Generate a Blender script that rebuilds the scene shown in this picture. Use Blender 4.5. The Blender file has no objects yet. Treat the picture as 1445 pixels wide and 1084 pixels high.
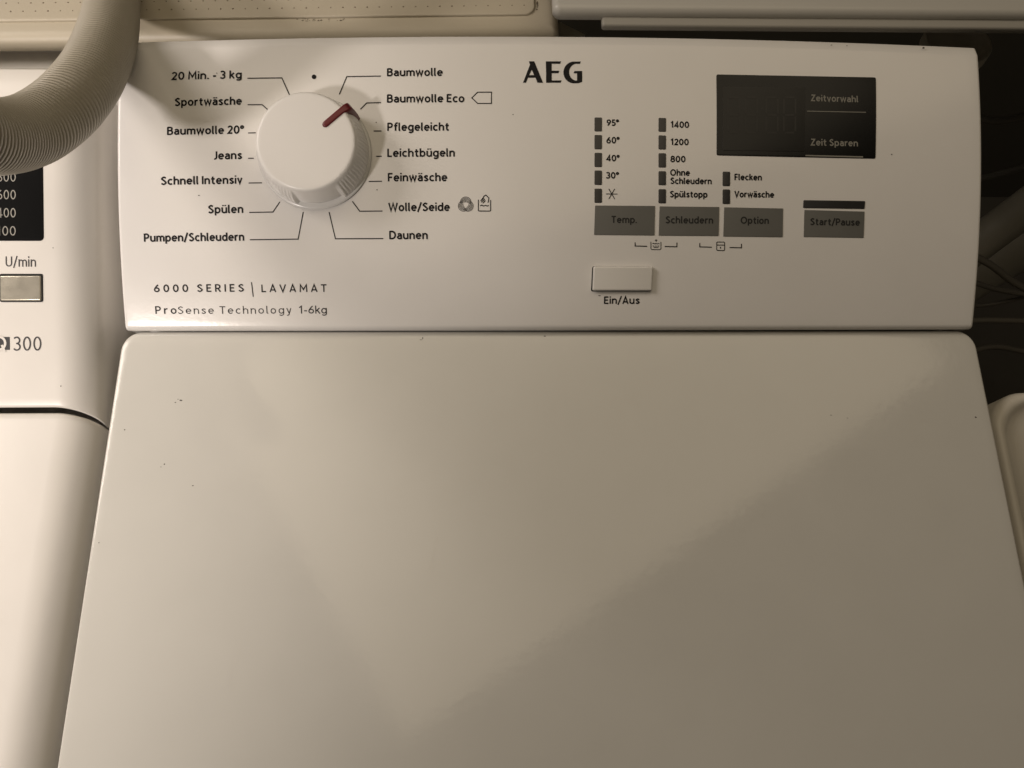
import bpy, math, random
from mathutils import Vector, Matrix

random.seed(7)
SC = bpy.context.scene
COL = SC.collection

# ------------------------------------------------------------------ camera
CAM_P = Vector((-0.02712, -0.13582, 1.24349))
CAM_R = (Matrix.Rotation(-0.067964, 3, 'Z') @ Matrix.Rotation(0.312474, 3, 'X') @ Matrix.Rotation(0.061607, 3, 'Z'))
FPX, CX, CY = 1110.0, 722.5, 542.0
cd = bpy.data.cameras.new('camera')
cd.sensor_width = 36.0
cd.lens = 36.0 * FPX / 1445.0
cd.clip_start = 0.01
cd.clip_end = 50
cam = bpy.data.objects.new('camera', cd)
cam.matrix_world = Matrix.Translation(CAM_P) @ CAM_R.to_4x4()
COL.objects.link(cam)
SC.camera = cam

# ------------------------------------------------------------------ world, lamps, exposure
w = bpy.data.worlds.new('World')
SC.world = w
w.use_nodes = True
bg = w.node_tree.nodes['Background']
bg.inputs[0].default_value = (1.0, 0.86, 0.70, 1)
bg.inputs[1].default_value = 0.02


def area(name, loc, target, sx, sy, energy, color, roll=0.0, spread=180):
    l = bpy.data.lights.new(name, 'AREA')
    l.shape = 'RECTANGLE'
    l.size, l.size_y = sx, sy
    l.energy = energy
    l.color = color
    l.spread = math.radians(spread)
    o = bpy.data.objects.new(name, l)
    d = (Vector(target) - Vector(loc)).normalized()
    o.rotation_euler = (d.to_track_quat('-Z', 'Y').to_matrix() @ Matrix.Rotation(roll, 3, 'Z')).to_euler()
    o.location = loc
    COL.objects.link(o)
    return o


# the bulb hanging to the front left of the machines, and an added dim overhead fill
kl = bpy.data.lights.new('bulb_lamp', 'SPOT')
kl.energy = 38
kl.color = (1.0, 0.895, 0.825)
kl.shadow_soft_size = 0.045
kl.spot_size = math.radians(53)
kl.spot_blend = 1.0
ko = bpy.data.objects.new('bulb_lamp', kl)
ko.location = (-0.59, -0.60, 1.61)
kd = Vector((-0.45, -0.07, 0.90)) - Vector(ko.location)
ko.rotation_euler = kd.to_track_quat('-Z', 'Y').to_euler()
COL.objects.link(ko)
area('overhead_fill', (0.104, 0.253, 1.7), (0.104, 0.25301, 0.9), 0.98, 0.6, 1.85, (1.0, 0.83, 0.59), math.radians(32.4))  # added area light, turned so its reflection edge runs diagonally over the lid
# an added soft fill further back on the left, lifting the shadows there
area('side_fill', (-1.05, 0.30, 1.70), (-0.34, 0.04, 0.9), 0.5, 0.5, 1.25, (1.0, 0.89, 0.80), 0.0, 70)

SC.view_settings.view_transform = 'Standard'
SC.view_settings.look = 'None'
SC.view_settings.exposure = 0.05
SC.view_settings.gamma = 1.0


# ------------------------------------------------------------------ measuring helpers
def ray(px, py):
    return (CAM_R @ Vector(((px - CX) / FPX, (CY - py) / FPX, -1.0)))


def on_z(px, py, z):
    d = ray(px, py)
    return CAM_P + d * ((z - CAM_P.z) / d.z)


def at_depth(px, py, Z):
    return CAM_P + ray(px, py) * Z


def project(P):
    c = CAM_R.transposed() @ (Vector(P) - CAM_P)
    return CX + FPX * c.x / -c.z, CY - FPX * c.y / -c.z


# the curved front of the control panel: u across, s up the slope, h above the surface
A0, A1, Z0, HW, KB, S1 = 0.474, 0.178, 0.905, 0.1972, 0.1338, 0.1352
DA = (A1 - A0) / 0.14


def surf(u, s, h=0.0):
    a = A0 + DA * s
    y = (math.sin(a) - math.sin(A0)) / DA
    z = -(math.cos(a) - math.cos(A0)) / DA
    return Vector((u, 0.001 + y - KB * u * u * s / 0.14 - h * math.sin(a), Z0 + z + h * math.cos(a)))


def us(px, py):
    u, s = (px - 774) / 3050.0, (469 - py) * 0.000335
    for _ in range(10):
        x, y = project(surf(u, s))
        e = 1e-4
        xu, yu = project(surf(u + e, s))
        xs, ys = project(surf(u, s + e))
        a, b, c, d = (xu - x) / e, (xs - x) / e, (yu - y) / e, (ys - y) / e
        det = a * d - b * c
        u += ((px - x) * d - (py - y) * b) / det
        s += (a * (py - y) - c * (px - x)) / det
    return u, s


# ------------------------------------------------------------------ materials
def mat(name, color, rough=0.4, metal=0.0, coat=0.0, var=0.03, scale=40.0, bump=0.0, bscale=300.0, spec=0.5, rvar=0.05):
    m = bpy.data.materials.new(name)
    m.use_nodes = True
    nt = m.node_tree
    b = nt.nodes['Principled BSDF']
    tc = nt.nodes.new('ShaderNodeTexCoord')
    n = nt.nodes.new('ShaderNodeTexNoise')
    n.inputs['Scale'].default_value = scale
    n.inputs['Detail'].default_value = 6
    nt.links.new(tc.outputs['Object'], n.inputs['Vector'])
    r = nt.nodes.new('ShaderNodeMix')
    r.data_type = 'RGBA'
    r.inputs['A'].default_value = tuple(max(0, c * (1 - var)) for c in color) + (1,)
    r.inputs['B'].default_value = tuple(min(1, c * (1 + var)) for c in color) + (1,)
    nt.links.new(n.outputs['Fac'], r.inputs['Factor'])
    nt.links.new(r.outputs['Result'], b.inputs['Base Color'])
    mr = nt.nodes.new('ShaderNodeMapRange')
    mr.inputs['To Min'].default_value = max(0.02, rough - rvar)
    mr.inputs['To Max'].default_value = min(1, rough + rvar)
    nt.links.new(n.outputs['Fac'], mr.inputs['Value'])
    nt.links.new(mr.outputs['Result'], b.inputs['Roughness'])
    b.inputs['Metallic'].default_value = metal
    b.inputs['Coat Weight'].default_value = coat
    b.inputs['Specular IOR Level'].default_value = spec
    if bump:
        n2 = nt.nodes.new('ShaderNodeTexNoise')
        n2.inputs['Scale'].default_value = bscale
        n2.inputs['Detail'].default_value = 3
        nt.links.new(tc.outputs['Object'], n2.inputs['Vector'])
        bp = nt.nodes.new('ShaderNodeBump')
        bp.inputs['Strength'].default_value = bump
        bp.inputs['Distance'].default_value = 0.001
        nt.links.new(n2.outputs['Fac'], bp.inputs['Height'])
        nt.links.new(bp.outputs['Normal'], b.inputs['Normal'])
    return m


M = {
    'panel': mat('white_panel_plastic', (0.80, 0.78, 0.75), 0.20, bump=0.03, bscale=500),
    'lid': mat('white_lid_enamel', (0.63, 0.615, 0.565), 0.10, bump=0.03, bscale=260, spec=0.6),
    'cabinet': mat('white_cabinet_enamel', (0.75, 0.73, 0.70), 0.35),
    'dial': mat('white_dial_plastic', (0.80, 0.78, 0.75), 0.32),
    'skirt': mat('pale_dial_skirt', (0.74, 0.73, 0.70), 0.22),
    'red': mat('dark_red_pointer', (0.13, 0.012, 0.016), 0.35, var=0.1),
    'ink': mat('black_ink', (0.008, 0.007, 0.008), 0.55, var=0.1, spec=0.2),
    'ink_soft': mat('grey_black_ink', (0.02, 0.018, 0.018), 0.55, var=0.1, spec=0.2),
    'ink_button': mat('button_ink', (0.010, 0.010, 0.009), 0.6, var=0.1),
    'led': mat('smoked_indicator', (0.022, 0.021, 0.021), 0.35, var=0.1),
    'key': mat('grey_touch_key', (0.135, 0.134, 0.122), 0.5, var=0.06, scale=120),
    'display': mat('black_display_glass', (0.007, 0.007, 0.0065), 0.26, var=0.1, spec=0.25),
    'lcd': mat('dark_display_field', (0.015, 0.0145, 0.013), 0.30, var=0.1, spec=0.25),
    'seg': mat('unlit_segment', (0.021, 0.020, 0.018), 0.30, var=0.1, spec=0.25),
    'disp_ink': mat('grey_display_ink', (0.23, 0.22, 0.19), 0.6),
    'switch': mat('white_switch_plastic', (0.76, 0.74, 0.70), 0.35),
    'gap': mat('shadow_gap_rubber', (0.012, 0.012, 0.011), 0.8),
    'old_white': mat('older_white_enamel', (0.73, 0.70, 0.65), 0.33, bump=0.05, bscale=220),
    'chrome': mat('brushed_metal_button', (0.60, 0.56, 0.46), 0.24, metal=0.6, var=0.14, scale=160, bump=0.15, bscale=110),
    'old_ink': mat('dark_print', (0.02, 0.018, 0.02), 0.5),
    'old_disp': mat('black_scale_strip', (0.006, 0.006, 0.006), 0.4, spec=0.05),
    'old_disp_ink': mat('pale_grey_print', (0.30, 0.285, 0.25), 0.5),
    'hose': mat('grey_beige_hose', (0.40, 0.365, 0.295), 0.45, var=0.08, scale=25),
    'beige': mat('beige_plastic', (0.47, 0.42, 0.325), 0.45, var=0.06, scale=14, bump=0.1, bscale=400),
    'dimple': mat('dirty_dimple', (0.22, 0.18, 0.13), 0.7, var=0.3, scale=90),
    'rust': mat('brown_dirt', (0.10, 0.075, 0.05), 0.8, var=0.3, scale=400),
    'grey_white': mat('grey_white_enamel', (0.50, 0.485, 0.445), 0.35, var=0.05, scale=9),
    'lip_shade': mat('shaded_lip_grey', (0.33, 0.315, 0.28), 0.45, var=0.08, scale=12),  # apron lip: darker grey, the shade on the lip put into its colour
    'tub': mat('grimy_white_plastic', (0.66, 0.62, 0.54), 0.4, var=0.14, scale=18, bump=0.1, bscale=150),
    'grime': mat('dark_grime', (0.16, 0.14, 0.10), 0.8, var=0.5, scale=70),
    'floor': mat('dark_concrete_floor', (0.10, 0.09, 0.07), 0.8, var=0.35, scale=6, bump=0.3, bscale=60),
    'wall': mat('dark_cellar_wall', (0.12, 0.11, 0.085), 0.85, var=0.2, scale=5, bump=0.2, bscale=80),
    'pipe': mat('grey_pipe_plastic', (0.42, 0.39, 0.31), 0.5, var=0.15, scale=20),
    'socket': mat('pale_socket_plastic', (0.62, 0.57, 0.46), 0.5, var=0.15, scale=20),
    'cable': mat('dark_grey_cable', (0.13, 0.12, 0.10), 0.5),
    'speck': mat('dark_speck', (0.05, 0.04, 0.03), 0.8),
    'scratch': mat('faint_scratch', (0.62, 0.59, 0.54), 0.5),
}


# ------------------------------------------------------------------ object helpers
def obj(name, verts, faces, m, parent=None, smooth=False):
    me = bpy.data.meshes.new(name)
    me.from_pydata([tuple(v) for v in verts], [], faces)
    me.materials.append(M[m])
    if smooth:
        me.polygons.foreach_set('use_smooth', [True] * len(me.polygons))
    me.update()
    o = bpy.data.objects.new(name, me)
    COL.objects.link(o)
    if parent is not None:
        o.parent = parent
        o.matrix_parent_inverse = parent_inv(parent)
    return o


def parent_inv(p):
    return Matrix.Translation(p.location).inverted() if p.type == 'EMPTY' else Matrix.Identity(4)


def empty(name, loc, label, cat, group=None):
    o = bpy.data.objects.new(name, None)
    o.location = loc
    o.empty_display_size = 0.05
    COL.objects.link(o)
    tag(o, label, cat, group)
    return o


def tag(o, label, cat, group=None):
    o['label'] = label
    o['category'] = cat
    if group:
        o['group'] = group


def grid_faces(n, m, closed=False):
    f = []
    for j in range(m - 1):
        for i in range(n if closed else n - 1):
            a, b = j * n + i, j * n + (i + 1) % n
            f.append((a, b, b + n, a + n))
    return f


def rounded(x0, x1, y0, y1, r, n=8, mid=0):
    """outline: right side upward, then left side downward; point i faces point -1-i"""
    r = max(1e-5, min(r, (x1 - x0) / 2 - 1e-6, (y1 - y0) / 2 - 1e-6))
    R_ = []
    for k in range(n + 1):
        t = math.radians(-90 + 90 * k / n)
        R_.append((x1 - r + r * math.cos(t), y0 + r + r * math.sin(t)))
    for k in range(1, mid + 1):
        R_.append((x1, y0 + r + (y1 - y0 - 2 * r) * k / (mid + 1)))
    for k in range(n + 1):
        t = math.radians(90 * k / n)
        R_.append((x1 - r + r * math.cos(t), y1 - r + r * math.sin(t)))
    return R_ + [(x0 + x1 - x, y) for x, y in reversed(R_)]


def slab(name, x0, x1, y0, y1, r, f, top, bottom, place, m, parent=None, extra=0.006, n=8, mid=0):
    """rounded slab: place(x, y, h) maps the plan to space; f = edge fillet"""
    rings = [(0.0, bottom), (0.0, top - f - (top - f - bottom) * 0.05), (0.0, top - f)]
    for k in range(1, 6):
        t = math.radians(18 * k)
        rings.append((f * (1 - math.cos(t)), top - f + f * math.sin(t)))
    if extra:
        rings.append((f + extra * 0.4, top))
        rings.append((f + extra, top))
    V, H = [], 2 * (n + 1) + mid
    N = 2 * H
    for d, h in rings:
        V += [place(x, y, h) for x, y in rounded(x0 + d, x1 - d, y0 + d, y1 - d, max(r - d, 0.0002), n, mid)]
    F = grid_faces(N, len(rings), True)
    b = (len(rings) - 1) * N
    F += [(b + i, b + i + 1, b + N - 2 - i, b + N - 1 - i) for i in range(H - 1)]
    F.append(tuple(reversed(range(N))))
    return obj(name, V, F, m, parent, True)


def catmull(P, n=7):
    Q = [P[0]] + list(P) + [P[-1]]
    out = []
    for i in range(1, len(Q) - 2):
        a, b, c, d = Q[i - 1], Q[i], Q[i + 1], Q[i + 2]
        for k in range(n):
            t = k / n
            out.append(tuple(0.5 * (2 * b[q] + (c[q] - a[q]) * t + (2 * a[q] - 5 * b[q] + 4 * c[q] - d[q]) * t * t
                                    + (3 * b[q] - a[q] - 3 * c[q] + d[q]) * t ** 3) for q in range(len(b))))
    out.append(tuple(P[-1]))
    return out


# ------------------------------------------------------------------ printed lettering: a stroke alphabet
def arc(cx, cy, rx, ry, a0, a1, n=None):
    n = n or max(4, int(abs(a1 - a0) / 15))
    return [(cx + rx * math.cos(math.radians(a0 + (a1 - a0) * k / n)), cy + ry * math.sin(math.radians(a0 + (a1 - a0) * k / n)))
            for k in range(n + 1)]


def ring_(cx, cy, rx, ry):
    return arc(cx, cy, rx, ry, 90, 450, 26)


G = {
    'a': (0.51, [arc(.25, .45, .19, .2, 150, 0) + [(.44, 0)], [(.44, .40), (.26, .40)] + arc(.25, .235, .18, .165, 95, 275) + [(.34, .09), (.44, .19)]]),
    'b': (0.58, [[(.07, 1.02), (.07, 0)], ring_(.29, .36, .22, .29)]),
    'c': (0.50, [arc(.30, .36, .23, .29, 48, 312)]),
    'd': (0.58, [[(.51, 1.02), (.51, 0)], ring_(.29, .36, .22, .29)]),
    'e': (0.57, [[(.08, .37), (.50, .37)] + arc(.29, .36, .22, .29, 5, 318)]),
    'f': (0.38, [arc(.36, .8, .18, .17, 75, 180) + [(.18, 0)], [(.02, .64), (.37, .64)]]),
    'g': (0.58, [[(.51, .72), (.51, .0)] + arc(.29, .0, .22, .21, 0, -145), ring_(.29, .36, .22, .29)]),
    'h': (0.55, [[(.07, 1.02), (.07, 0)], arc(.28, .44, .20, .21, 180, 0) + [(.48, 0)]]),
    'i': (0.14, [[(.07, .72), (.07, 0)], [(.07, .86), (.07, 1.02)]]),
    'k': (0.49, [[(.07, 1.02), (.07, 0)], [(.44, .72), (.10, .33)], [(.20, .43), (.46, 0)]]),
    'l': (0.20, [[(.07, 1.02), (.07, .16), (.10, .08), (.19, .06)]]),
    'm': (0.86, [[(.07, .72), (.07, 0)], arc(.255, .45, .18, .2, 180, 0) + [(.435, 0)], arc(.615, .45, .18, .2, 180, 0) + [(.795, 0)]]),
    'n': (0.55, [[(.07, .72), (.07, 0)], arc(.28, .44, .20, .21, 180, 0) + [(.48, 0)]]),
    'o': (0.58, [ring_(.29, .36, .22, .29)]),
    'p': (0.58, [[(.07, .72), (.07, -.27)], ring_(.29, .36, .22, .29)]),
    'r': (0.36, [[(.07, .72), (.07, 0)], arc(.29, .42, .21, .23, 180, 72)]),
    's': (0.46, [catmull([(.41, .57), (.25, .655), (.09, .53), (.24, .375), (.40, .20), (.24, .065), (.05, .15)])]),
    't': (0.41, [catmull([(.18, .92), (.18, .5), (.18, .22), (.25, .08), (.39, .08)]), [(.02, .64), (.38, .64)]]),
    'u': (0.56, [[(.07, .72)] + arc(.28, .28, .21, .215, 180, 360), [(.49, .72), (.49, 0)]]),
    'v': (0.50, [[(.05, .72), (.25, .04), (.45, .72)]]),
    'w': (0.78, [[(.05, .72), (.21, .05), (.39, .66), (.57, .05), (.73, .72)]]),
    'y': (0.50, [[(.05, .72), (.26, .06)], [(.45, .72), (.23, -.14), (.15, -.2), (.05, -.2)]]),
    'A': (0.64, [[(.04, 0), (.32, .97), (.60, 0)], [(.15, .28), (.49, .28)]]),
    'B': (0.59, [[(.07, 1), (.07, 0)], [(.07, .93), (.29, .93)] + arc(.29, .735, .19, .195, 85, -85) + [(.07, .535)],
                 [(.07, .535), (.31, .535)] + arc(.31, .30, .215, .23, 85, -85) + [(.07, .07)]]),
    'D': (0.69, [[(.07, 1), (.07, 0)], [(.07, .93), (.27, .93)] + arc(.27, .5, .35, .43, 85, -85) + [(.07, .07)]]),
    'E': (0.50, [[(.07, 1), (.07, 0)], [(.07, .93), (.48, .93)], [(.07, .51), (.44, .51)], [(.07, .07), (.49, .07)]]),
    'F': (0.48, [[(.07, 1), (.07, 0)], [(.07, .93), (.47, .93)], [(.07, .49), (.43, .49)]]),
    'I': (0.14, [[(.07, 1), (.07, 0)]]),
    'J': (0.38, [[(.31, 1), (.31, .28)] + arc(.14, .27, .17, .205, 0, -115)]),
    'L': (0.47, [[(.07, 1), (.07, 0)], [(.07, .07), (.46, .07)]]),
    'M': (0.80, [[(.07, 0), (.10, .96), (.40, .32), (.70, .96), (.73, 0)]]),
    'O': (0.82, [ring_(.41, .5, .34, .43)]),
    'P': (0.56, [[(.07, 1), (.07, 0)], [(.07, .93), (.28, .93)] + arc(.28, .69, .21, .24, 85, -85) + [(.07, .45)]]),
    'R': (0.58, [[(.07, 1), (.07, 0)], [(.07, .93), (.28, .93)] + arc(.28, .69, .21, .24, 85, -85) + [(.07, .45)], [(.28, .45), (.53, 0)]]),
    'S': (0.56, [catmull([(.49, .83), (.29, .935), (.09, .74), (.29, .53), (.50, .27), (.28, .065), (.05, .18)], 8)]),
    'T': (0.58, [[(.01, .93), (.57, .93)], [(.29, .93), (.29, 0)]]),
    'U': (0.68, [[(.07, 1)] + arc(.34, .34, .27, .275, 180, 360) + [(.61, 1)]]),
    'V': (0.64, [[(.04, 1), (.32, .03), (.60, 1)]]),
    'W': (0.96, [[(.04, 1), (.26, .04), (.48, .92), (.70, .04), (.92, 1)]]),
    'Z': (0.58, [[(.05, .93), (.51, .93), (.07, .07), (.55, .07)]]),
    '0': (0.58, [ring_(.29, .5, .22, .43)]),
    '1': (0.38, [[(.04, .76), (.25, .95), (.25, 0)]]),
    '2': (0.52, [arc(.26, .70, .19, .23, 165, -25) + [(.08, .07), (.49, .07)]]),
    '3': (0.52, [arc(.23, .72, .20, .21, 145, -80) + [(.2, .51)], [(.2, .51)] + arc(.23, .285, .22, .22, 80, -150)]),
    '4': (0.58, [[(.41, 0), (.41, .94), (.06, .27), (.57, .27)]]),
    '5': (0.52, [[(.46, .93), (.14, .93), (.11, .54)] + arc(.24, .31, .22, .24, 118, -150)]),
    '6': (0.58, [ring_(.29, .31, .22, .24), [(.44, .97), (.24, .72), (.11, .48), (.075, .33)]]),
    '8': (0.56, [ring_(.28, .725, .18, .20), ring_(.28, .295, .215, .23)]),
    '9': (0.58, [ring_(.29, .69, .22, .24), [(.14, .03), (.34, .28), (.47, .52), (.505, .67)]]),
    '\u00b0': (0.32, [ring_(.15, .80, .125, .14)]),
    '.': (0.14, [[(.07, 0), (.07, .15)]]),
    '-': (0.34, [[(.03, .36), (.31, .36)]]),
    '/': (0.40, [[(.02, -.12), (.38, 1.06)]]),
}
G['\u00e4'] = (G['a'][0], G['a'][1] + [[(.14, .86), (.14, 1.0)], [(.38, .86), (.38, 1.0)]])
G['\u00fc'] = (G['u'][0], G['u'][1] + [[(.16, .86), (.16, 1.0)], [(.40, .86), (.40, 1.0)]])


def ribbon(P, wd, V, F, place, h):
    """flat stroke of width wd along the 2D polyline P"""
    Q = [P[0]]
    for p in P[1:]:
        if (p[0] - Q[-1][0]) ** 2 + (p[1] - Q[-1][1]) ** 2 > 1e-14:
            Q.append(p)
    n = len(Q)
    closed = n > 4 and math.hypot(Q[0][0] - Q[-1][0], Q[0][1] - Q[-1][1]) < 1e-7
    base = len(V)
    for i in range(n):
        a = Q[i - 1] if i else (Q[-2] if closed else None)
        c = Q[i + 1] if i < n - 1 else (Q[1] if closed else None)
        b = Q[i]
        ds = []
        if a:
            l = math.hypot(b[0] - a[0], b[1] - a[1])
            ds.append(((b[0] - a[0]) / l, (b[1] - a[1]) / l))
        if c:
            l = math.hypot(c[0] - b[0], c[1] - b[1])
            ds.append(((c[0] - b[0]) / l, (c[1] - b[1]) / l))
        nx, ny = -sum(d[1] for d in ds), sum(d[0] for d in ds)
        l = math.hypot(nx, ny) or 1.0
        nx, ny = nx / l, ny / l
        cosv = max(0.42, abs(nx * -ds[0][1] + ny * ds[0][0]))
        o = wd / 2 / cosv
        V.append(place(b[0] + nx * o, b[1] + ny * o, h))
        V.append(place(b[0] - nx * o, b[1] - ny * o, h))
    for i in range(n - 1):
        k = base + 2 * i
        F.append((k + 1, k + 3, k + 2, k))


def text_mesh(t, width, cap, weight, place, x0, y0, track=None, m='ink', name='printed_caption', parent=None, h=0.00014, gap=0.115):
    """lettering from x0 to x0+width on the baseline y0; track=True spreads the letters, else they are stretched"""
    adv, pen, ng = [], 0.0, 0
    for ch in t:
        if ch == ' ':
            pen += 0.26
            continue
        adv.append((ch, pen, ng))
        pen += G[ch][0] + gap
        ng += 1
    nat = pen - gap
    if track:
        sx = cap * track
        extra = (width - nat * sx) / max(1, len(t) - 1)
    else:
        sx = width / nat
        extra = 0.0
    V, F = [], []
    k = 0
    pen = x0
    for ch in t:
        if ch == ' ':
            pen += 0.26 * sx + extra
            continue
        for st in G[ch][1]:
            k += 1
            ribbon([(pen + p[0] * sx, y0 + p[1] * cap) for p in st], weight * cap, V, F, place, h + 2e-6 * (k % 9))
        pen += (G[ch][0] + gap) * sx + extra
    return obj(name, V, F, m, parent)


def ptext(t, xl, xr, yb, cap, weight, parent, track=None, m='ink', name='printed_caption', h=0.00014):
    """lettering on the control panel between two measured columns"""
    ul, sl = us(xl, yb)
    ur, sr = us(xr, yb)
    sb = (sl + sr) / 2
    return text_mesh(t, ur - ul, cap / 3050.0, weight, surf, ul, sb, track, m, name, parent, h)


def plines(name, lines, wpx, parent, m='ink', h=0.00014):
    V, F = [], []
    for k, L in enumerate(lines):
        ribbon([us(*p) for p in L], wpx / 3050.0, V, F, surf, h + 2e-6 * (k % 9))
    return obj(name, V, F, m, parent)


def ppoly(name, polys, parent, m='ink', h=0.00014):
    V, F = [], []
    for P in polys:
        b = len(V)
        V += [surf(*us(*p), h) for p in P]
        F.append(tuple(range(b, b + len(P)))[::-1])
    return obj(name, V, F, m, parent)


# ================================================================== the setting
fl = obj('floor', [(-1.6, -1.0, 0), (1.6, -1.0, 0), (1.6, 1.0, 0), (-1.6, 1.0, 0)], [(0, 1, 2, 3)], 'floor')
fl['kind'] = 'structure'
wl = obj('wall_back', [(-1.6, 0.62, 0), (1.6, 0.62, 0), (1.6, 0.62, 1.1), (-1.6, 0.62, 1.1)], [(0, 1, 2, 3)], 'wall')
wl['kind'] = 'structure'

# ================================================================== the washing machine
wm = empty('washing_machine', (0, -0.2, 0), 'white top-loading washing machine with round program dial and dark display', 'washing machine')

# cabinet below lid and panel
slab('cabinet', -0.1985, 0.1985, -0.47, 0.148, 0.008, 0.004, 0.878, 0.012, lambda x, y, h: Vector((x, y, h)), 'cabinet', wm)

# lid
slab('lid', -0.2, 0.2, -0.46, 0.0012, 0.0092, 0.0014, 0.9, 0.8795, lambda x, y, h: Vector((x, y, h)), 'lid', wm, extra=0.008, n=10)

# control panel: curved front, rounded lips, skirts
SU = [(-HW, -0.034), (-HW, -0.0020), (-HW + .0002, -0.0010), (-HW + .0006, -.0004), (-HW + .0012, -.00005), (-HW + .0018, 0), (-HW + .006, 0)]
NU = 56
cu = SU + [(-HW + .006 + (2 * HW - .012) * k / NU, 0) for k in range(1, NU)] + [(-a, b) for a, b in reversed(SU)]
S0 = us(774, 467.6)[1]
SS = [(S0 - 0.006, -0.026), (S0, -0.0040), (S0 + 0.0003, -0.0020), (S0 + 0.0010, -0.0008), (S0 + 0.0020, -0.0001), (S0 + 0.0030, 0), (S0 + 0.0055, 0)]
NS = 38
ST = [(S1 - .0075, 0), (S1 - .0054, 0), (S1 - .0050, -.00003), (S1 - .0046, -.00018), (S1 - .0006, -.0016), (S1 - .0001, -.0023), (S1, -.0045), (S1, -.045)]
cs = SS + [(SS[-1][0] + (ST[0][0] - SS[-1][0]) * k / NS, 0) for k in range(1, NS)] + ST
V = []
for s, hs in cs:
    for u, hu in cu:
        V.append(surf(u, s, hs + hu))
panel = obj('control_panel', V, grid_faces(len(cu), len(cs)), 'panel', wm, True)

# program names left and right of the dial
for t, xl, xr, yb in (
        ('20 Min. - 3 kg', 242.3, 341, 111.9), ('Sportw\u00e4sche', 246.8, 341, 148.9), ('Baumwolle 20\u00b0', 236, 344, 189.7),
        ('Jeans', 301.4, 341.5, 225), ('Schnell Intensiv', 227.3, 342, 260.3), ('Sp\u00fclen', 294, 343.3, 301),
        ('Pumpen/Schleudern', 203.5, 344.6, 340.6), ('Baumwolle', 546.2, 624.5, 107.6), ('Baumwolle Eco', 546.2, 655.2, 144.7),
        ('Pflegeleicht', 546.7, 633.6, 184.8), ('Leichtb\u00fcgeln', 546.7, 641.7, 221.4), ('Feinw\u00e4sche', 547.5, 631, 256),
        ('Wolle/Seide', 548.4, 634.5, 298), ('Daunen', 549.5, 603.5, 337.6)):
    ptext(t, xl, xr, yb, 11.4, 0.2, panel, name='program_name')
for L in (
        [(349.3, 110.7), (397.8, 110.1), (408.6, 134.2)], [(349.6, 148), (370.1, 148), (377.6, 154.7)], [(350.2, 187.9), (361, 187.6)],
        [(350.2, 223.6), (358.2, 223.6)], [(351, 258.5), (369.8, 258.2)], [(351.8, 300), (385.3, 299.4), (395, 285)],
        [(352.7, 338.5), (420.8, 337.6), (428, 299.4)], [(540.9, 336.8), (473.4, 337.1), (464.5, 299.4)],
        [(539.8, 298), (507.7, 298.3), (497.2, 284.2)], [(520.4, 256.3), (539, 256)], [(530.9, 220.8), (538.7, 220.8)],
        [(527.3, 185.1), (538.4, 185.1)], [(537.6, 145), (517.6, 145.5), (508.5, 154.4)], [(537.6, 107.6), (489.4, 108.4), (478.9, 133.4)]):
    plines('leader_line', [L], 1.45, panel, 'ink_soft')
ppoly('off_position_dot', [[(443.2 + 3.3 * math.cos(k * .449), 108.7 + 3.3 * math.sin(k * .449)) for k in range(14)]], panel)
plines('energy_symbol', [[(679, 130.3), (693.5, 130.3), (693.5, 146.2), (674, 146.2), (665.8, 138.3), (674, 130.3), (680, 130.3)]], 1.3, panel)
# wool symbol: three interlocked hanks
wl_lines = []
for q in range(3):
    a0 = math.radians(90 + 120 * q)
    cxq, cyq = 657.2 + 3.5 * math.cos(a0), 289.0 - 3.5 * math.sin(a0)
    for k in range(5):
        r = 0.9 + 1.65 * k
        wl_lines.append([(cxq + r * math.cos(a0 + math.radians(-110 + 14 * j)), cyq - r * math.sin(a0 + math.radians(-110 + 14 * j))) for j in range(16)])
plines('wool_symbol', wl_lines, 0.72, panel)
plines('hand_wash_symbol', [
    [(675, 282), (675, 297), (676, 298), (691.3, 298), (692.3, 297), (692.3, 282.5)],
    [(677.5, 290.6), (680, 289.6), (682.5, 291), (685, 289.8), (687.5, 291), (690, 290)],
    [(680, 281.5), (683.5, 276.5), (685.5, 275.3), (690, 279.8), (688.6, 286.5)],
    [(678, 283.6), (682.6, 279.6)], [(679, 285.7), (684, 281)], [(681, 287), (685, 283)]], 1.25, panel)


def aeg(P):
    return [(720 + x / 12.04, 70 + y / 12.04) for x, y in P]


Aout = [(217, 565), (335, 260), (315, 203), (408, 203), (557, 565), (462, 565), (430, 480), (303, 480), (268, 565)]
Gp = ([(1200, 205), (1185, 245), (1100, 243)] + [(1130 - 130 * math.cos(math.radians(t)), 387 - 144 * math.sin(math.radians(t))) for t in range(70, -81, -15)]
      + [(1135, 528), (1135, 405), (1075, 405), (1092, 367), (1222, 367), (1222, 550), (1165, 572)]
      + [(1085 - 183 * math.cos(math.radians(t)), 391 - 186 * math.sin(math.radians(t))) for t in range(-85, 86, 15)])
letters = [
    [[(217, 565), (335, 260), (315, 203), (408, 203), (365, 345), (322, 437), (303, 480), (268, 565)],
     [(408, 203), (557, 565), (462, 565), (430, 480), (405, 437), (365, 345)],
     [(322, 437), (405, 437), (430, 480), (303, 480)]],
    [[(605, 203), (865, 203), (848, 243), (705, 243), (705, 362), (833, 362), (820, 403), (705, 403), (705, 527), (872, 527), (858, 565), (610, 565)]],
    [Gp]]
for L in letters:
    ppoly('logo_letter', [aeg(P) if sum((P[i][0] * P[(i + 1) % len(P)][1] - P[(i + 1) % len(P)][0] * P[i][1]) for i in range(len(P))) > 0
                          else aeg(P[::-1]) for P in L], panel, 'ink')

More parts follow.
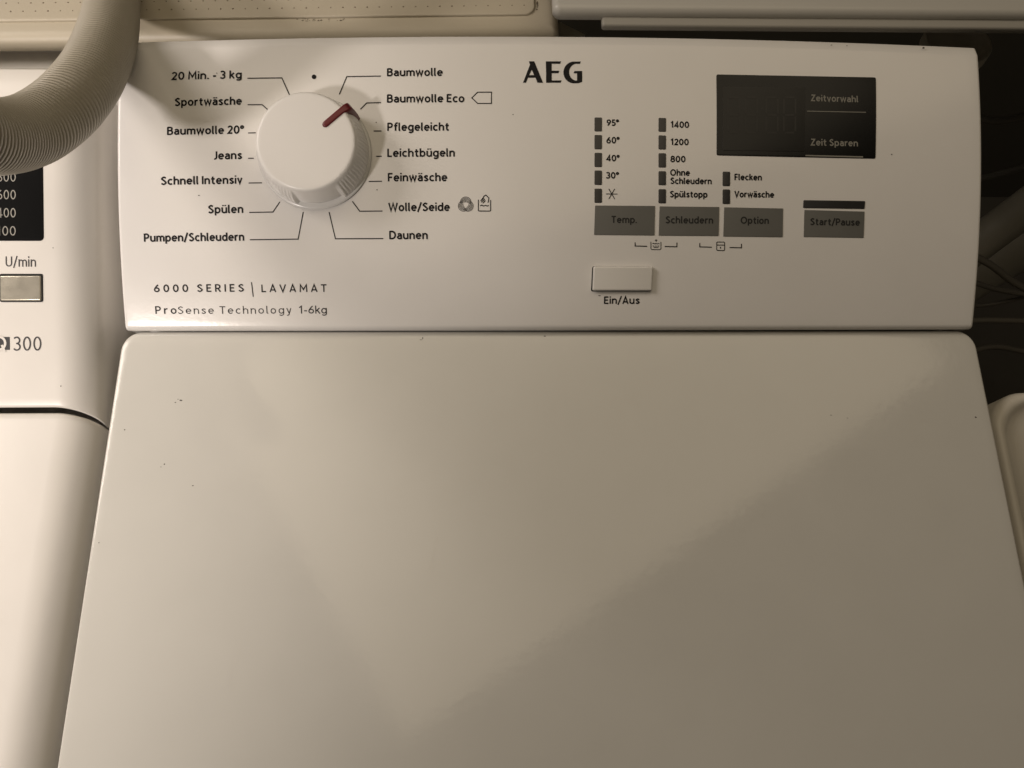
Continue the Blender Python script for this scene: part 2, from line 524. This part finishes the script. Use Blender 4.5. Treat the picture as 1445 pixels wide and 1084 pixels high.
# series print
ptext('6000 SERIES', 217.4, 344.4, 412, 10.6, 0.175, panel, 1.3, name='series_caption')
plines('series_divider', [[(355, 398.4), (357.4, 418.8)]], 1.3, panel)
ptext('LAVAMAT', 369, 461.2, 412.2, 10.6, 0.16, panel, 1.3, name='series_caption')
ptext('Pro', 219.4, 249.5, 443, 11.0, 0.15, panel, 1.3, 'ink', 'series_caption')
ptext('Sense Technology', 251, 411.5, 443, 11.0, 0.105, panel, 1.3, 'ink_soft', 'series_caption')
ptext('1-6kg', 422, 461.6, 442.6, 11.0, 0.125, panel, 1.3, 'ink', 'series_caption')


# indicator windows, slightly sunk
def plate(name, quad, m, parent, top=0.0002, bottom=-0.002, r=0.0004, f=0.00012, n=3):
    """small plate set in the curved panel over a measured quad (tl, tr, br, bl)"""
    q = [us(*p) for p in quad]

    def place(x, y, h):
        u = (q[3][0] * (1 - x) + q[2][0] * x) * (1 - y) + (q[0][0] * (1 - x) + q[1][0] * x) * y
        s = (q[3][1] * (1 - x) + q[2][1] * x) * (1 - y) + (q[0][1] * (1 - x) + q[1][1] * x) * y
        return surf(u, s, h)
    wx = ((q[1][0] - q[0][0]) + (q[2][0] - q[3][0])) / 2
    wy = ((q[0][1] - q[3][1]) + (q[1][1] - q[2][1])) / 2
    return slab(name, 0, wx, 0, wy, r, f, top, bottom, lambda x, y, h: place(x / wx, y / wy, h), m, parent, extra=0, n=n, mid=8)


for x0, x1, rows in ((838.9, 849.5, ((165.9, 185.6), (190.6, 210.7), (215.7, 235.8), (240.6, 261), (266.2, 286.3))),
                     (929.2, 939.8, ((166.5, 186), (191.2, 211), (216.3, 236.5), (241.6, 261.4), (267, 287))),
                     (1019.6, 1030.2, ((242.3, 262.7), (267.3, 288)))):
    for a, b in rows:
        plate('indicator_light', [(x0, a), (x1, a + .2), (x1 - .1, b + .2), (x0 - .1, b)], 'led', wm, 0.00022, -0.002, 0.0005)
for t, xl, xr, yb in (('95\u00b0', 856.1, 873, 177.7), ('60\u00b0', 855.7, 874, 202.4), ('40\u00b0', 855.7, 874, 227.7), ('30\u00b0', 855.3, 873, 252),
                      ('1400', 946.4, 972.2, 180.4), ('1200', 946.4, 971.6, 204.9), ('800', 946.2, 967.2, 229), ('Ohne', 945.8, 973.2, 248.1),
                      ('Schleudern', 946, 1004, 259.9), ('Sp\u00fclstopp', 945.4, 998, 278.7), ('Flecken', 1036.5, 1074.7, 254.5),
                      ('Vorw\u00e4sche', 1036.5, 1092, 278.7)):
    ptext(t, xl, xr, yb, 8.7, 0.21, panel, name='indicator_caption')
sx, sy = 863.2, 273.8
plines('cold_wash_star', [[(sx - 8, sy), (sx + 8, sy + .2)], [(sx - 4.2, sy - 7.2), (sx + 4.2, sy + 7.2)], [(sx + 4.2, sy - 7.2), (sx - 4.2, sy + 7.2)]], 1.1, panel)


def c7(*P):
    return [(820 + x / 4.817, 220 + y / 4.817) for x, y in P]


plines('key_bracket', [c7((367, 588), (367, 613), (448, 615)), c7((568, 616), (650, 618), (651, 590))], 1.3, panel)
plines('key_bracket', [c7((806, 593), (806, 619), (888, 621)), c7((1009, 623), (1089, 625), (1090, 598))], 1.3, panel)
plines('extra_rinse_symbol', [c7((474, 584), (474, 630), (480, 637), (536, 638), (542, 631), (542, 585)), c7((501, 575), (518, 575)), c7((509.5, 566), (509.5, 584)),
                              c7((484, 597), (492, 594), (500, 599), (508, 595), (516, 600), (524, 595), (533, 599)),
                              c7((486, 613), (496, 613)), c7((502, 613), (512, 613)), c7((518, 613), (530, 613)), c7((492, 622), (524, 622))], 0.95, panel)
plines('child_lock_symbol', [c7((945, 586), (970, 586), (975, 591), (975, 638), (970, 644), (926, 643), (921, 637), (921, 590), (926, 586), (946, 586)),
                             c7((922, 606), (974, 607)), c7((947, 619), (947, 631)), c7((943, 622), (951, 622))], 1.05, panel)

# touch keys
for quad, t, xl, xr, yb in (
        (c7((95, 338), (502, 341), (498, 541), (88, 537)), 'Temp.', 862.6, 898.3, 314.9),
        (c7((533, 344), (938, 348), (934, 545), (527, 542)), 'Schleudern', 939, 1005.8, 315.5),
        (c7((972, 350), (1372, 358), (1369, 553), (966, 548)), 'Option', 1044.8, 1084.3, 316),
        ([(1134.9, 296.4), (1219.7, 298.7), (1218.4, 335.8), (1134, 334.4)], 'Start/Pause', 1142.8, 1212.6, 318.2)):
    k = plate('touch_key', quad, 'key', wm, 0.00028, -0.002, 0.0002, 0.0001)
    ptext(t, xl, xr, yb, 9.6, 0.19, k, None, 'ink_button', 'key_caption', 0.0004)
plate('start_light_bar', [(1133.7, 282.6), (1220.7, 283.9), (1219.7, 295.0), (1133.1, 293.6)], 'led', wm, 0.0003, -0.002, 0.0004)

# on/off push button with a shadow gap round it
plate('switch_gap', [(835.6, 376.0), (920.8, 376.0), (919.4, 411.4), (833.8, 411.4)], 'gap', wm, 0.00010, -0.002, 0.0008)
plate('power_button', [(837.0, 376.4), (920.4, 376.4), (918.6, 410.2), (835.6, 410.2)], 'switch', wm, 0.0022, -0.002, 0.0007, 0.0007, 4)
ptext('Ein/Aus', 852.2, 902.4, 428.8, 10.2, 0.185, panel, name='power_caption')

# display window
dq = [(1010.7, 105.3), (1235.8, 109.5), (1235.3, 224.3), (1011, 219.5)]
disp = plate('display_window', dq, 'display', wm, 0.0003, -0.003, 0.0008, 0.0002)


def c6(*P):
    return [(980 + x / 4.817, 80 + y / 4.817) for x, y in P]


plate('display_field', c6((190, 205), (750, 212), (745, 648), (190, 640)), 'lcd', disp, 0.0004, 0.0001, 0.0004, 0.00004)
segs = []
for dx in (225, 345, 485, 605):
    x0, x1, y0, y1, ym = dx, dx + 78, 280, 520, 400
    for P in ([(x0 + 8, y0), (x1 - 8, y0)], [(x0 + 8, ym), (x1 - 8, ym)], [(x0 + 8, y1), (x1 - 8, y1)],
              [(x0, y0 + 10), (x0, ym - 10)], [(x1, y0 + 10), (x1, ym - 10)], [(x0, ym + 10), (x0, y1 - 10)], [(x1, ym + 10), (x1, y1 - 10)]):
        segs.append(c6(*P))
segs.append(c6((454, 350), (454, 362)))
segs.append(c6((454, 440), (454, 452)))
plines('display_digits', segs, 2.6, disp, 'seg', 0.00046)
ptext('Zeitvorwahl', 1144, 1210.4, 144.2, 9.4, 0.18, disp, None, 'disp_ink', 'display_caption', 0.00042)
ptext('Zeit Sparen', 1143.6, 1210, 206.4, 9.4, 0.18, disp, None, 'disp_ink', 'display_caption', 0.00042)
plines('display_rule', [c6((762, 373), (1163, 381))], 1.1, disp, 'disp_ink', 0.00042)
plines('display_rule', [c6((752, 674), (1143, 684))], 1.9, disp, 'disp_ink', 0.00042)

# program dial -------------------------------------------------------
du, ds = us(444.8, 217.0)
DO = surf(du, ds)
da = A0 + DA * ds
DT = Vector((0, math.cos(da), math.sin(da)))
DN = Vector((0, -math.sin(da), math.cos(da)))
DX = Vector((1, 0, 0))


def dpt(r, ang, h):
    return DO + DX * (r * math.cos(ang)) + DT * (r * math.sin(ang)) + DN * h


ND = 360
PA = math.radians(40.5)


def smoothstep(a, b, x):
    t = max(0, min(1, (x - a) / (b - a)))
    return t * t * (3 - 2 * t)


def grip(ang):
    """1 in the two ribbed grips, 0 in the two smooth scoops"""
    d = math.degrees((ang - PA + math.pi) % (2 * math.pi) - math.pi)   # from the pointer
    best = 0
    for c, hw_ in ((-48, 49), (178, 30), (-178, 30)):
        best = max(best, 1 - smoothstep(hw_ - 1.2, hw_ + 1.2, abs(d - c)))
    return best


prof = [(0.0228, 0.0006, 1.0), (0.0228, 0.0022, 1.0), (0.0226, 0.0055, 0.95), (0.0223, 0.0100, 0.7), (0.0220, 0.0138, 0.30), (0.02185, 0.0152, 0.05),
        (0.0217, 0.0163, 0), (0.0214, 0.0172, 0), (0.0209, 0.0178, 0), (0.0202, 0.0180, 0), (0.0192, 0.0180, 0), (0.012, 0.0180, 0), (0.004, 0.01795, 0)]
V = []
for r, h, gw in prof:
    for k in range(ND):
        a = 2 * math.pi * k / ND
        g = grip(a)
        rib = 0.00022 * (1 if (k // 2) % 2 else -1) * g * (1 if 0.1 < gw < 0.99 else 0)
        V.append(dpt(r + 0.0017 * g * gw + rib, a, h))
F = grid_faces(ND, len(prof), True)
F.append(tuple(range((len(prof) - 1) * ND, len(prof) * ND)))
dial = obj('program_dial', V, F, 'dial', wm, True)
sp = [(0.0222, 0.0002), (0.0255, 0.0002), (0.0256, 0.0008), (0.0253, 0.0013), (0.0246, 0.0015), (0.0222, 0.0016)]
V = [dpt(r, 2 * math.pi * k / 96, h) for r, h in sp for k in range(96)]
obj('dial_skirt', V, grid_faces(96, len(sp), True), 'skirt', dial, True)
# red pointer: inlaid bar on the cap, folding over the rim and down the wall
rows = [(0.0098, 0.01815, 0.0002), (0.0101, 0.01835, 0.0008), (0.0107, 0.01845, 0.00120), (0.0116, 0.01850, 0.00135), (0.0165, 0.01850, 0.00135), (0.0203, 0.01850, 0.00135),
        (0.0213, 0.01835, 0.00140), (0.0226, 0.0179, 0.0015), (0.0240, 0.0172, 0.0016), (0.0248, 0.0158, 0.0018), (0.0252, 0.0125, 0.0020), (0.0255, 0.0080, 0.0022), (0.0256, 0.0025, 0.0021)]
V, F = [], []
pd = DX * math.cos(PA) + DT * math.sin(PA)
pn = DX * -math.sin(PA) + DT * math.cos(PA)
for r, h, hw_ in rows:
    for c, dh in ((-1.0, -0.0006), (-0.97, -0.0001), (-0.6, 0.0001), (0, 0.00015), (0.6, 0.0001), (0.97, -0.0001), (1.0, -0.0006)):
        out = dh if r < 0.0212 else 0.0
        V.append(DO + pd * (r + (6 * dh * (0 if abs(c) < 0.99 else 1) if r >= 0.0212 else 0)) + pn * (hw_ * c) + DN * (h + out - (0.002 if r >= 0.0212 and abs(c) > 0.99 else 0)))
obj('pointer', V, grid_faces(7, len(rows)), 'red', dial, True)

# small chips and specks on panel and lid
V, F = [], []


def speck(P, X, Y, rx, ry):
    b = len(V)
    for k in range(7):
        t = 2 * math.pi * k / 7
        j = random.uniform(0.7, 1.2)
        V.append(P + X * (rx * j * math.cos(t)) + Y * (ry * j * math.sin(t)))
    F.append(tuple(range(b, b + 7)))


for px, py, a, b in ((1303, 68, 2.2, 1.6), (1258, 218, 1.2, .8), (846, 417.3, 2.0, .5), (532, 268, .9, .9), (724, 162, .9, .8), (531, 173, .9, .8), (423, 247, .7, .7),
                     (1173, 64, 1.6, .6), (1195, 65, 1.0, .6), (306, 103.5, 1.0, .5), (281, 276, 1.0, .8)):
    u, s = us(px, py)
    a_ = A0 + DA * s
    speck(surf(u, s, 0.00016), Vector((1, 0, 0)), Vector((0, math.cos(a_), math.sin(a_))), a / 3050, b / 3050)
o = obj('panel_specks', V, F, 'speck', panel)
o['kind'] = 'stuff'
lid = [c for c in wm.children if c.name.startswith('lid')][0]
V, F = [], []
for px, py, a, b in ((255, 565, 2.4, 1.2), (247.5, 568, 1.4, .7), (251, 563.6, .9, .5), (175.8, 606.5, 1.0, 1.0), (232, 655, 1.1, 1.0), (227, 659, 1, .4), (272, 685.5, 1.4, .8),
                     (139.5, 766, .9, .9), (1377, 589, 1.6, 1.2), (1173, 586, 1.8, .4), (1196, 590, 1.5, .35), (596.5, 477, .8, 1.8), (594, 479.6, 2, .5), (769, 474.4, 1.6, .8)):
    speck(on_z(px, py, 0.90006), Vector((1, 0, 0)), Vector((0, 1, 0)), a / 3150, b / 3150)
o = obj('lid_specks', V, F, 'speck', lid)
o['kind'] = 'stuff'
V, F = [], []
for L in ([(340, 905), (334, 925), (326, 950), (323, 975)], [(618, 752), (613, 780), (607, 808)], [(1272, 560), (1279, 575), (1287, 594)], [(1292, 594), (1311, 594)],
          [(1296, 618), (1300, 629)], [(300, 688), (325, 690)], [(860, 560), (905, 570)], [(720, 640), (716, 690)]):
    ribbon([tuple(on_z(x, y, 0.9).xy) for x, y in L], 0.00013, V, F, lambda x, y, h: Vector((x, y, h)), 0.90005)
o = obj('lid_scratches', V, F, 'scratch', lid)
o['kind'] = 'stuff'

# ================================================================== the older machine on the left
om = empty('washing_machine', (-0.43, -0.2, 0), 'older white top-loading washing machine with small metal button and black scale', 'washing machine')
XR, RF, ZL = -0.2085, 0.0165, 0.898
pr = [(-0.655, -0.3), (-0.655, -0.004), (-0.651, 0)] + [(-0.645 + (XR - RF + 0.645) * k / 10, 0.0) for k in range(11)]
pr = [(x, z, 0.0) for x, z in pr]
for k in range(1, 13):
    t = math.radians(7.5 * k)
    pr.append((XR - RF + RF * math.sin(t), -RF + RF * math.cos(t), (k / 12.0)))
pr += [(XR, -RF - 0.01, 1.0), (XR, -0.3, 1.0)]
ySe = on_z(50, 578, ZL).y
SHIFT = 0.0055
yL = on_z(50, 581.5, ZL).y


def sweep(name, path, m, parent):
    V = []
    for y, z, wgt in path:
        for x, dz, t in pr:
            V.append(Vector((x, y - SHIFT * t ** 1.6 * wgt, ZL + z + dz)))
    return obj(name, V, grid_faces(len(pr), len(path)), m, parent, True)


sweep('lid', [(-0.46, -0.01, 0), (-0.458, -0.002, 0), (-0.452, 0, 0)] + [(-0.452 + (yL - 0.004 + 0.452) * k / 12, 0, smoothstep(0.6, 1, k / 12)) for k in range(1, 13)]
      + [(yL - 0.0012, -0.0002, 1), (yL - 0.0003, -0.0010, 1), (yL, -0.003, 1), (yL, -0.03, 1)], 'old_white', om)
TA = math.radians(18.5)
zT0 = 0.003
yT0 = on_z(50, 574.0, ZL + zT0).y
LP = 0.150
op = sweep('control_panel', [(yT0 + 0.010, -0.03, 1), (yT0 + 0.0006, zT0 - 0.0022, 1), (yT0, zT0 - 0.0012, 1), (yT0 + 0.0002, zT0 - 0.0004, 1), (yT0 + 0.0010, zT0 + 0.0001, 1), (yT0 + 0.004, zT0 + 0.001, 1)]
           + [(yT0 + 0.004 + (LP * math.cos(TA) - 0.004) * k / 14, zT0 + 0.001 + (LP * math.sin(TA) - 0.001) * k / 14, 1 - smoothstep(0, 0.6, k / 14)) for k in range(1, 15)]
           + [(yT0 + LP * math.cos(TA) + 0.002, zT0 + LP * math.sin(TA) - 0.001, 0), (yT0 + LP * math.cos(TA) + 0.003, zT0 + LP * math.sin(TA) - 0.05, 0)], 'old_white', om)
slab('cabinet', -0.652, XR - 0.004, -0.45, yT0 + LP * math.cos(TA), 0.01, 0.004, ZL - 0.06, 0.012, lambda x, y, h: Vector((x, y, h)), 'cabinet', om)
slab('rear_cover', -0.652, XR - 0.003, yT0 + LP * math.cos(TA) + 0.0035, yT0 + LP * math.cos(TA) + 0.10, 0.01, 0.004, ZL - 0.02, ZL - 0.30, lambda x, y, h: Vector((x, y, h)), 'cabinet', om)
# its panel plane for print: origin and in-plane axes
OB = Vector((0, yT0 + 0.004, ZL + zT0 + 0.001))
slope = (LP * math.sin(TA) - 0.001) / (LP * math.cos(TA) - 0.004)
OT = Vector((0, 1, slope)).normalized()
ON = Vector((0, -OT.z, OT.y))


def osurf(u, s, h=0.0):
    return OB + Vector((u, 0, 0)) + OT * s + ON * h


def ous(px, py):
    d = ray(px, py)
    t = (OB - CAM_P).dot(ON) / d.dot(ON)
    P = CAM_P + d * t - OB
    return P.x, P.dot(OT)


def oplate(name, x0, x1, y0, y1, m, parent, top, bottom, r, f):
    a, b = ous(x0, y1), ous(x1, y0)
    c = ous(x1, y1)
    return slab(name, a[0], c[0], a[1], b[1], r, f, top, bottom, osurf, m, parent, extra=0, n=5)


def otext(t, xl, xr, yb, cap, weight, m, parent, name, h=0.00016):
    a, b = ous(xl, yb), ous(xr, yb)
    return text_mesh(t, b[0] - a[0], cap / 3000.0, weight, osurf, a[0], (a[1] + b[1]) / 2, None, m, name, parent, h)


sc_ = oplate('speed_scale', -60, 62, 190, 340, 'old_disp', om, 0.0003, -0.002, 0.0018, 0.0002)
for t, yb in (('800', 257), ('600', 282), ('400', 307.5), ('100', 333)):
    otext(t, -3.5, 23.5, yb, 13, 0.10, 'old_disp_ink', sc_, 'scale_number', 0.0005)
otext('U/min', 8, 51, 376.5, 13.6, 0.11, 'old_ink', op, 'unit_caption')
oplate('button_frame', 0.2, 61, 386.6, 426.4, 'gap', om, 0.0004, -0.003, 0.0008, 0.0002)
oplate('speed_button', 2.2, 59.2, 389.4, 424.6, 'chrome', om, 0.0011, -0.003, 0.0006, 0.0006)
otext('300', 19, 59, 495.5, 20, 0.095, 'old_ink', op, 'model_number')
emb = oplate('emblem_block', -28, 14, 475.5, 494, 'old_ink', om, 0.00016, -0.001, 0.0002, 0.00005)
V, F = [], []
ec, er = ous(-1.5, 484.5), 8.8 / 3000.0
ribbon([(ec[0] + er * math.cos(t * math.pi / 16), ec[1] + er * math.sin(t * math.pi / 16)) for t in range(33)], 3.2 / 3000, V, F, osurf, 0.0003)
ribbon([ous(3, 487), ous(7.5, 496.5)], 3.0 / 3000, V, F, osurf, 0.00031)
obj('emblem_letter', V, F, 'old_white', emb)
V, F = [], []
for px, py, a, b in ((133, 570, 2.4, 3.0), (75, 350, .8, .8), (86, 545, .7, .7)):
    u, s = ous(px, py)
    if px < 110:
        speck(osurf(u, s, 0.00012), Vector((1, 0, 0)), OT, a / 3000, b / 3000)
o = obj('panel_specks', V, F, 'speck', op)
o['kind'] = 'stuff'

# ================================================================== the ribbed hose hanging over the corner
hp = [(166, -130, .50), (162, -60, .44), (159, 0, .398), (152, 48, .354), (133, 98, .327), (103, 140, .306), (62, 174, .290), (18, 191, .274),
      (-40, 190, .250), (-110, 160, .226), (-190, 100, .202), (-280, 20, .185), (-380, -70, .175)]
pts = [tuple(at_depth(*p)) for p in hp]
dense = catmull(pts, 40)
# resample evenly
cum = [0.0]
for a, b in zip(dense, dense[1:]):
    cum.append(cum[-1] + (Vector(b) - Vector(a)).length)
PITCH, SUB, RH, NA = 0.0020, 8, 0.0126, 30
ns = int(cum[-1] / (PITCH / SUB))
V, j = [], 0
prevN = None
for k in range(ns):
    d = cum[-1] * k / (ns - 1)
    while j < len(cum) - 2 and cum[j + 1] < d:
        j += 1
    t = (d - cum[j]) / max(1e-9, cum[j + 1] - cum[j])
    P = Vector(dense[j]).lerp(Vector(dense[j + 1]), t)
    jj = max(1, min(len(dense) - 2, j))
    T = (Vector(dense[jj + 1]) - Vector(dense[jj - 1])).normalized().lerp((Vector(dense[min(len(dense) - 1, jj + 2)]) - Vector(dense[jj])).normalized(), t).normalized()
    if prevN is None:
        prevN = T.cross(Vector((0, 0, 1))).normalized()
    prevN = (prevN - T * prevN.dot(T)).normalized()
    B = T.cross(prevN)
    ph = 2 * math.pi * k / SUB
    r = RH - 0.00095 * max(0.0, math.cos(ph)) ** 1.5
    for q in range(NA):
        a = 2 * math.pi * q / NA
        V.append(P + prevN * (r * math.cos(a)) + B * (r * math.sin(a)))
hose = obj('drain_hose', V, grid_faces(NA, ns, True), 'hose', None, True)
tag(hose, 'ribbed grey-beige drain hose hanging in a loop over the machine corner', 'hose')

# ================================================================== beige dotted board behind
ZB = 0.895
bA, bB = on_z(0, 56.5, ZB), on_z(790, 46.0, ZB)
bx = (bB - bA)
blen = bx.length
bx.normalize()
by = Vector((-bx.y, bx.x, 0))


def bplace(x, y, h):
    return bA + bx * x + by * y + Vector((0, 0, h))


def bxy(px, py, dz=0.0):
    P = on_z(px, py, ZB + dz) - bA
    return P.dot(bx), P.dot(by)


bd = slab('dotted_board', -0.12, blen, 0, 0.20, 0.004, 0.006, 0.0, -0.0085, bplace, 'beige', None, extra=0.01)
tag(bd, 'beige plastic board with dotted raised field behind the washing machines', 'board')
f0, f1 = bxy(200, 29.5), bxy(755, 15.5)
fld = slab('dotted_field', -0.10, f1[0], f0[1], 0.18, 0.006, 0.0009, 0.0014, -0.003, bplace, 'beige', bd, extra=0.003)
V, F = [], []
pitch = 0.0066
nx = int((f1[0] + 0.09) / pitch)
for j in range(7):
    for i in range(nx):
        x = f1[0] - 0.006 - i * pitch - (pitch / 2 if j % 2 else 0)
        y = f0[1] + 0.006 + j * pitch * 0.85
        r = 0.00055 * random.uniform(0.55, 1.1)
        b = len(V)
        for k in range(6):
            V.append(bplace(x + r * math.cos(k * 1.047), y + r * math.sin(k * 1.047), 0.0014))
        V.append(bplace(x, y, 0.0019))
        F += [(b + k, b + (k + 1) % 6, b + 6) for k in range(6)]
o = obj('field_dots', V, F, 'dimple', fld)
o['kind'] = 'stuff'
V, F = [], []
for k in range(26):
    px, py = random.uniform(413, 490), 28.5 + random.uniform(-1.5, 1.5)
    x, y = bxy(px, py)
    speck(bplace(x, y, 0.00012), bx, by, random.uniform(.4, 2.2) / 2500, random.uniform(.3, .9) / 2500)
for k in range(9):
    px, py = 755.5 + random.uniform(-1, 1), random.uniform(2, 15)
    x, y = bxy(px, py)
    speck(bplace(x + .001, y, 0.0002), bx, by, .8 / 2500, 1.2 / 2500)
o = obj('rust_specks', V, F, 'rust', bd)
o['kind'] = 'stuff'

# ================================================================== grey-white apron, top right
ZW = 0.93
wA = on_z(850, 35.2, ZW)
wB = on_z(1445, 40.0, ZW)
wx_ = (wB - wA).normalized()
wy_ = Vector((-wx_.y, wx_.x, 0))


def wplace(x, y, h):
    return wA + wx_ * x + wy_ * y + Vector((0, 0, h))


bt = empty('basin_apron', wplace(0.15, 0.1, -0.05), 'grey-white enamelled apron with lipped lower edge above the dark gap', 'apron')
slab('apron_lip', 0.0, 0.5, 0.0, 0.02, 0.0015, 0.0012, 0.0, -0.0035, wplace, 'lip_shade', bt, extra=0)
slab('apron_body', -0.0245, 0.5, 0.0048, 0.22, 0.004, 0.0035, 0.0045, -0.002, wplace, 'grey_white', bt, extra=0.01)

# ================================================================== right: tub, pipe, cables
ZT = 0.885
tA = on_z(1393, 551.5, ZT)


def tplace(x, y, h):
    return Vector((tA.x + x, tA.y + y, ZT + h))


V = []
rim = [(0.0, -0.30), (0.0, -0.004), (0.0008, -0.0014), (0.0022, -0.0002), (0.0038, 0.0), (0.0052, -0.0008), (0.0064, -0.0030), (0.0085, -0.0052), (0.0125, -0.0060), (0.018, -0.0068), (0.026, -0.0085), (0.034, -0.02), (0.045, -0.10)]
NT = 4 * 11
for d, h in rim:
    V += [tplace(x, y, h) for x, y in rounded(d, 0.42 - d, -0.40 + d, -d, max(0.019 - d * 0.3, 0.004), 10, 0)]
F = grid_faces(NT, len(rim), True)
F.append(tuple(range((len(rim) - 1) * NT, len(rim) * NT)))
tub = obj('laundry_tub', V, F, 'tub', None, True)
tag(tub, 'grimy white plastic tub with rounded rim, right of the new washing machine', 'tub')


def tube(name, P, r, m, n=12, sub=8):
    D = [Vector(p) for p in catmull([tuple(p) for p in P], sub)]
    V, N0 = [], None
    for i, p in enumerate(D):
        T = (D[min(i + 1, len(D) - 1)] - D[max(i - 1, 0)]).normalized()
        if N0 is None:
            N0 = T.orthogonal().normalized()
        N0 = (N0 - T * N0.dot(T)).normalized()
        B = T.cross(N0)
        V += [p + N0 * (r * math.cos(2 * math.pi * q / n)) + B * (r * math.sin(2 * math.pi * q / n)) for q in range(n)]
    F = grid_faces(n, len(D), True)
    F.append(tuple(reversed(range(n))))
    F.append(tuple(range(len(V) - n, len(V))))
    return obj(name, V, F, m, None, True)


o = tube('waste_pipe', [at_depth(1330, 385, .80), at_depth(1385, 340, .78), at_depth(1450, 292, .76), at_depth(1540, 225, .74)], 0.018, 'pipe')
tag(o, 'thick grey waste pipe slanting through the dark gap beside the machine', 'pipe')
o = tube('waste_pipe', [at_depth(1300, 430, .90), at_depth(1390, 372, .88), at_depth(1460, 330, .86), at_depth(1560, 280, .84)], 0.030, 'pipe')
tag(o, 'thicker grey pipe lying beneath the slanting waste pipe in the gap', 'pipe')
for P, r, lb in (([at_depth(1340, 385, .62), at_depth(1385, 402, .62), at_depth(1420, 411, .62), at_depth(1480, 420, .62)], 0.0022, 'upper thin cable drooping in the gap beside the tub'),
                 ([at_depth(1340, 430, .64), at_depth(1385, 431, .64), at_depth(1430, 423, .63), at_depth(1490, 405, .62)], 0.0016, 'thin cable rising to the right between two other cables'),
                 ([at_depth(1340, 454, .60), at_depth(1390, 452, .60), at_depth(1440, 453, .60), at_depth(1490, 457, .60)], 0.0022, 'lowest thin cable running level just behind the tub'),
                 ([at_depth(1340, 256, .70), at_depth(1388, 251, .70), at_depth(1430, 240, .70), at_depth(1490, 224, .70)], 0.0028, 'dark cable crossing above the slanting waste pipe'),
                 ([at_depth(1350, 350, .58), at_depth(1395, 372, .58), at_depth(1430, 398, .59), at_depth(1480, 425, .60)], 0.0026, 'cable sloping down to the right across the thicker pipe'),
                 ([at_depth(1345, 505, .66), at_depth(1395, 490, .66), at_depth(1435, 494, .66), at_depth(1490, 510, .66)], 0.0024, 'cable arching just above the rounded tub corner'),
                 ([at_depth(1350, 150, .62), at_depth(1395, 170, .62), at_depth(1440, 165, .62), at_depth(1490, 140, .62)], 0.0030, 'sagging cable hanging below the pipe socket')):
    o = tube('cable', P, r, 'cable')
    tag(o, lb, 'cable', 'cables in the gap on the right')
# round pipe socket behind the panel corner
sO = at_depth(1352, 58, .56)
SX, SYv = CAM_R @ Vector((1, 0, 0)), CAM_R @ Vector((0, 0.9, -0.43))
SNv = SX.cross(SYv).normalized()
rp = [(0.0235, -0.008), (0.0235, 0.0), (0.0225, 0.001), (0.0212, 0.0), (0.0205, -0.004), (0.0150, -0.006), (0.006, -0.006)]
V = [sO + SX * (r * math.cos(2 * math.pi * k / 40)) + SYv * (r * math.sin(2 * math.pi * k / 40)) + SNv * h for r, h in rp for k in range(40)]
F = grid_faces(40, len(rp), True)
F.append(tuple(range(len(V) - 40, len(V))))
o = obj('pipe_socket', V, F, 'socket', None, True)
tag(o, 'round grey pipe socket half hidden behind the panel corner', 'pipe socket')
# small grey bracket end peeping out between board and apron
V = [at_depth(x, y, z) for x, y, z in ((786, 33, .53), (792, 32, .53), (826, 49, .50), (786, 60, .50))]
V += [p + Vector((0, 0, -0.004)) for p in V]
o = obj('bracket_end', V, [(3, 2, 1, 0), (4, 5, 6, 7), (0, 1, 5, 4), (1, 2, 6, 5), (2, 3, 7, 6), (3, 0, 4, 7)], 'pipe')
tag(o, 'small grey bracket end peeping out beside the dotted board', 'bracket')
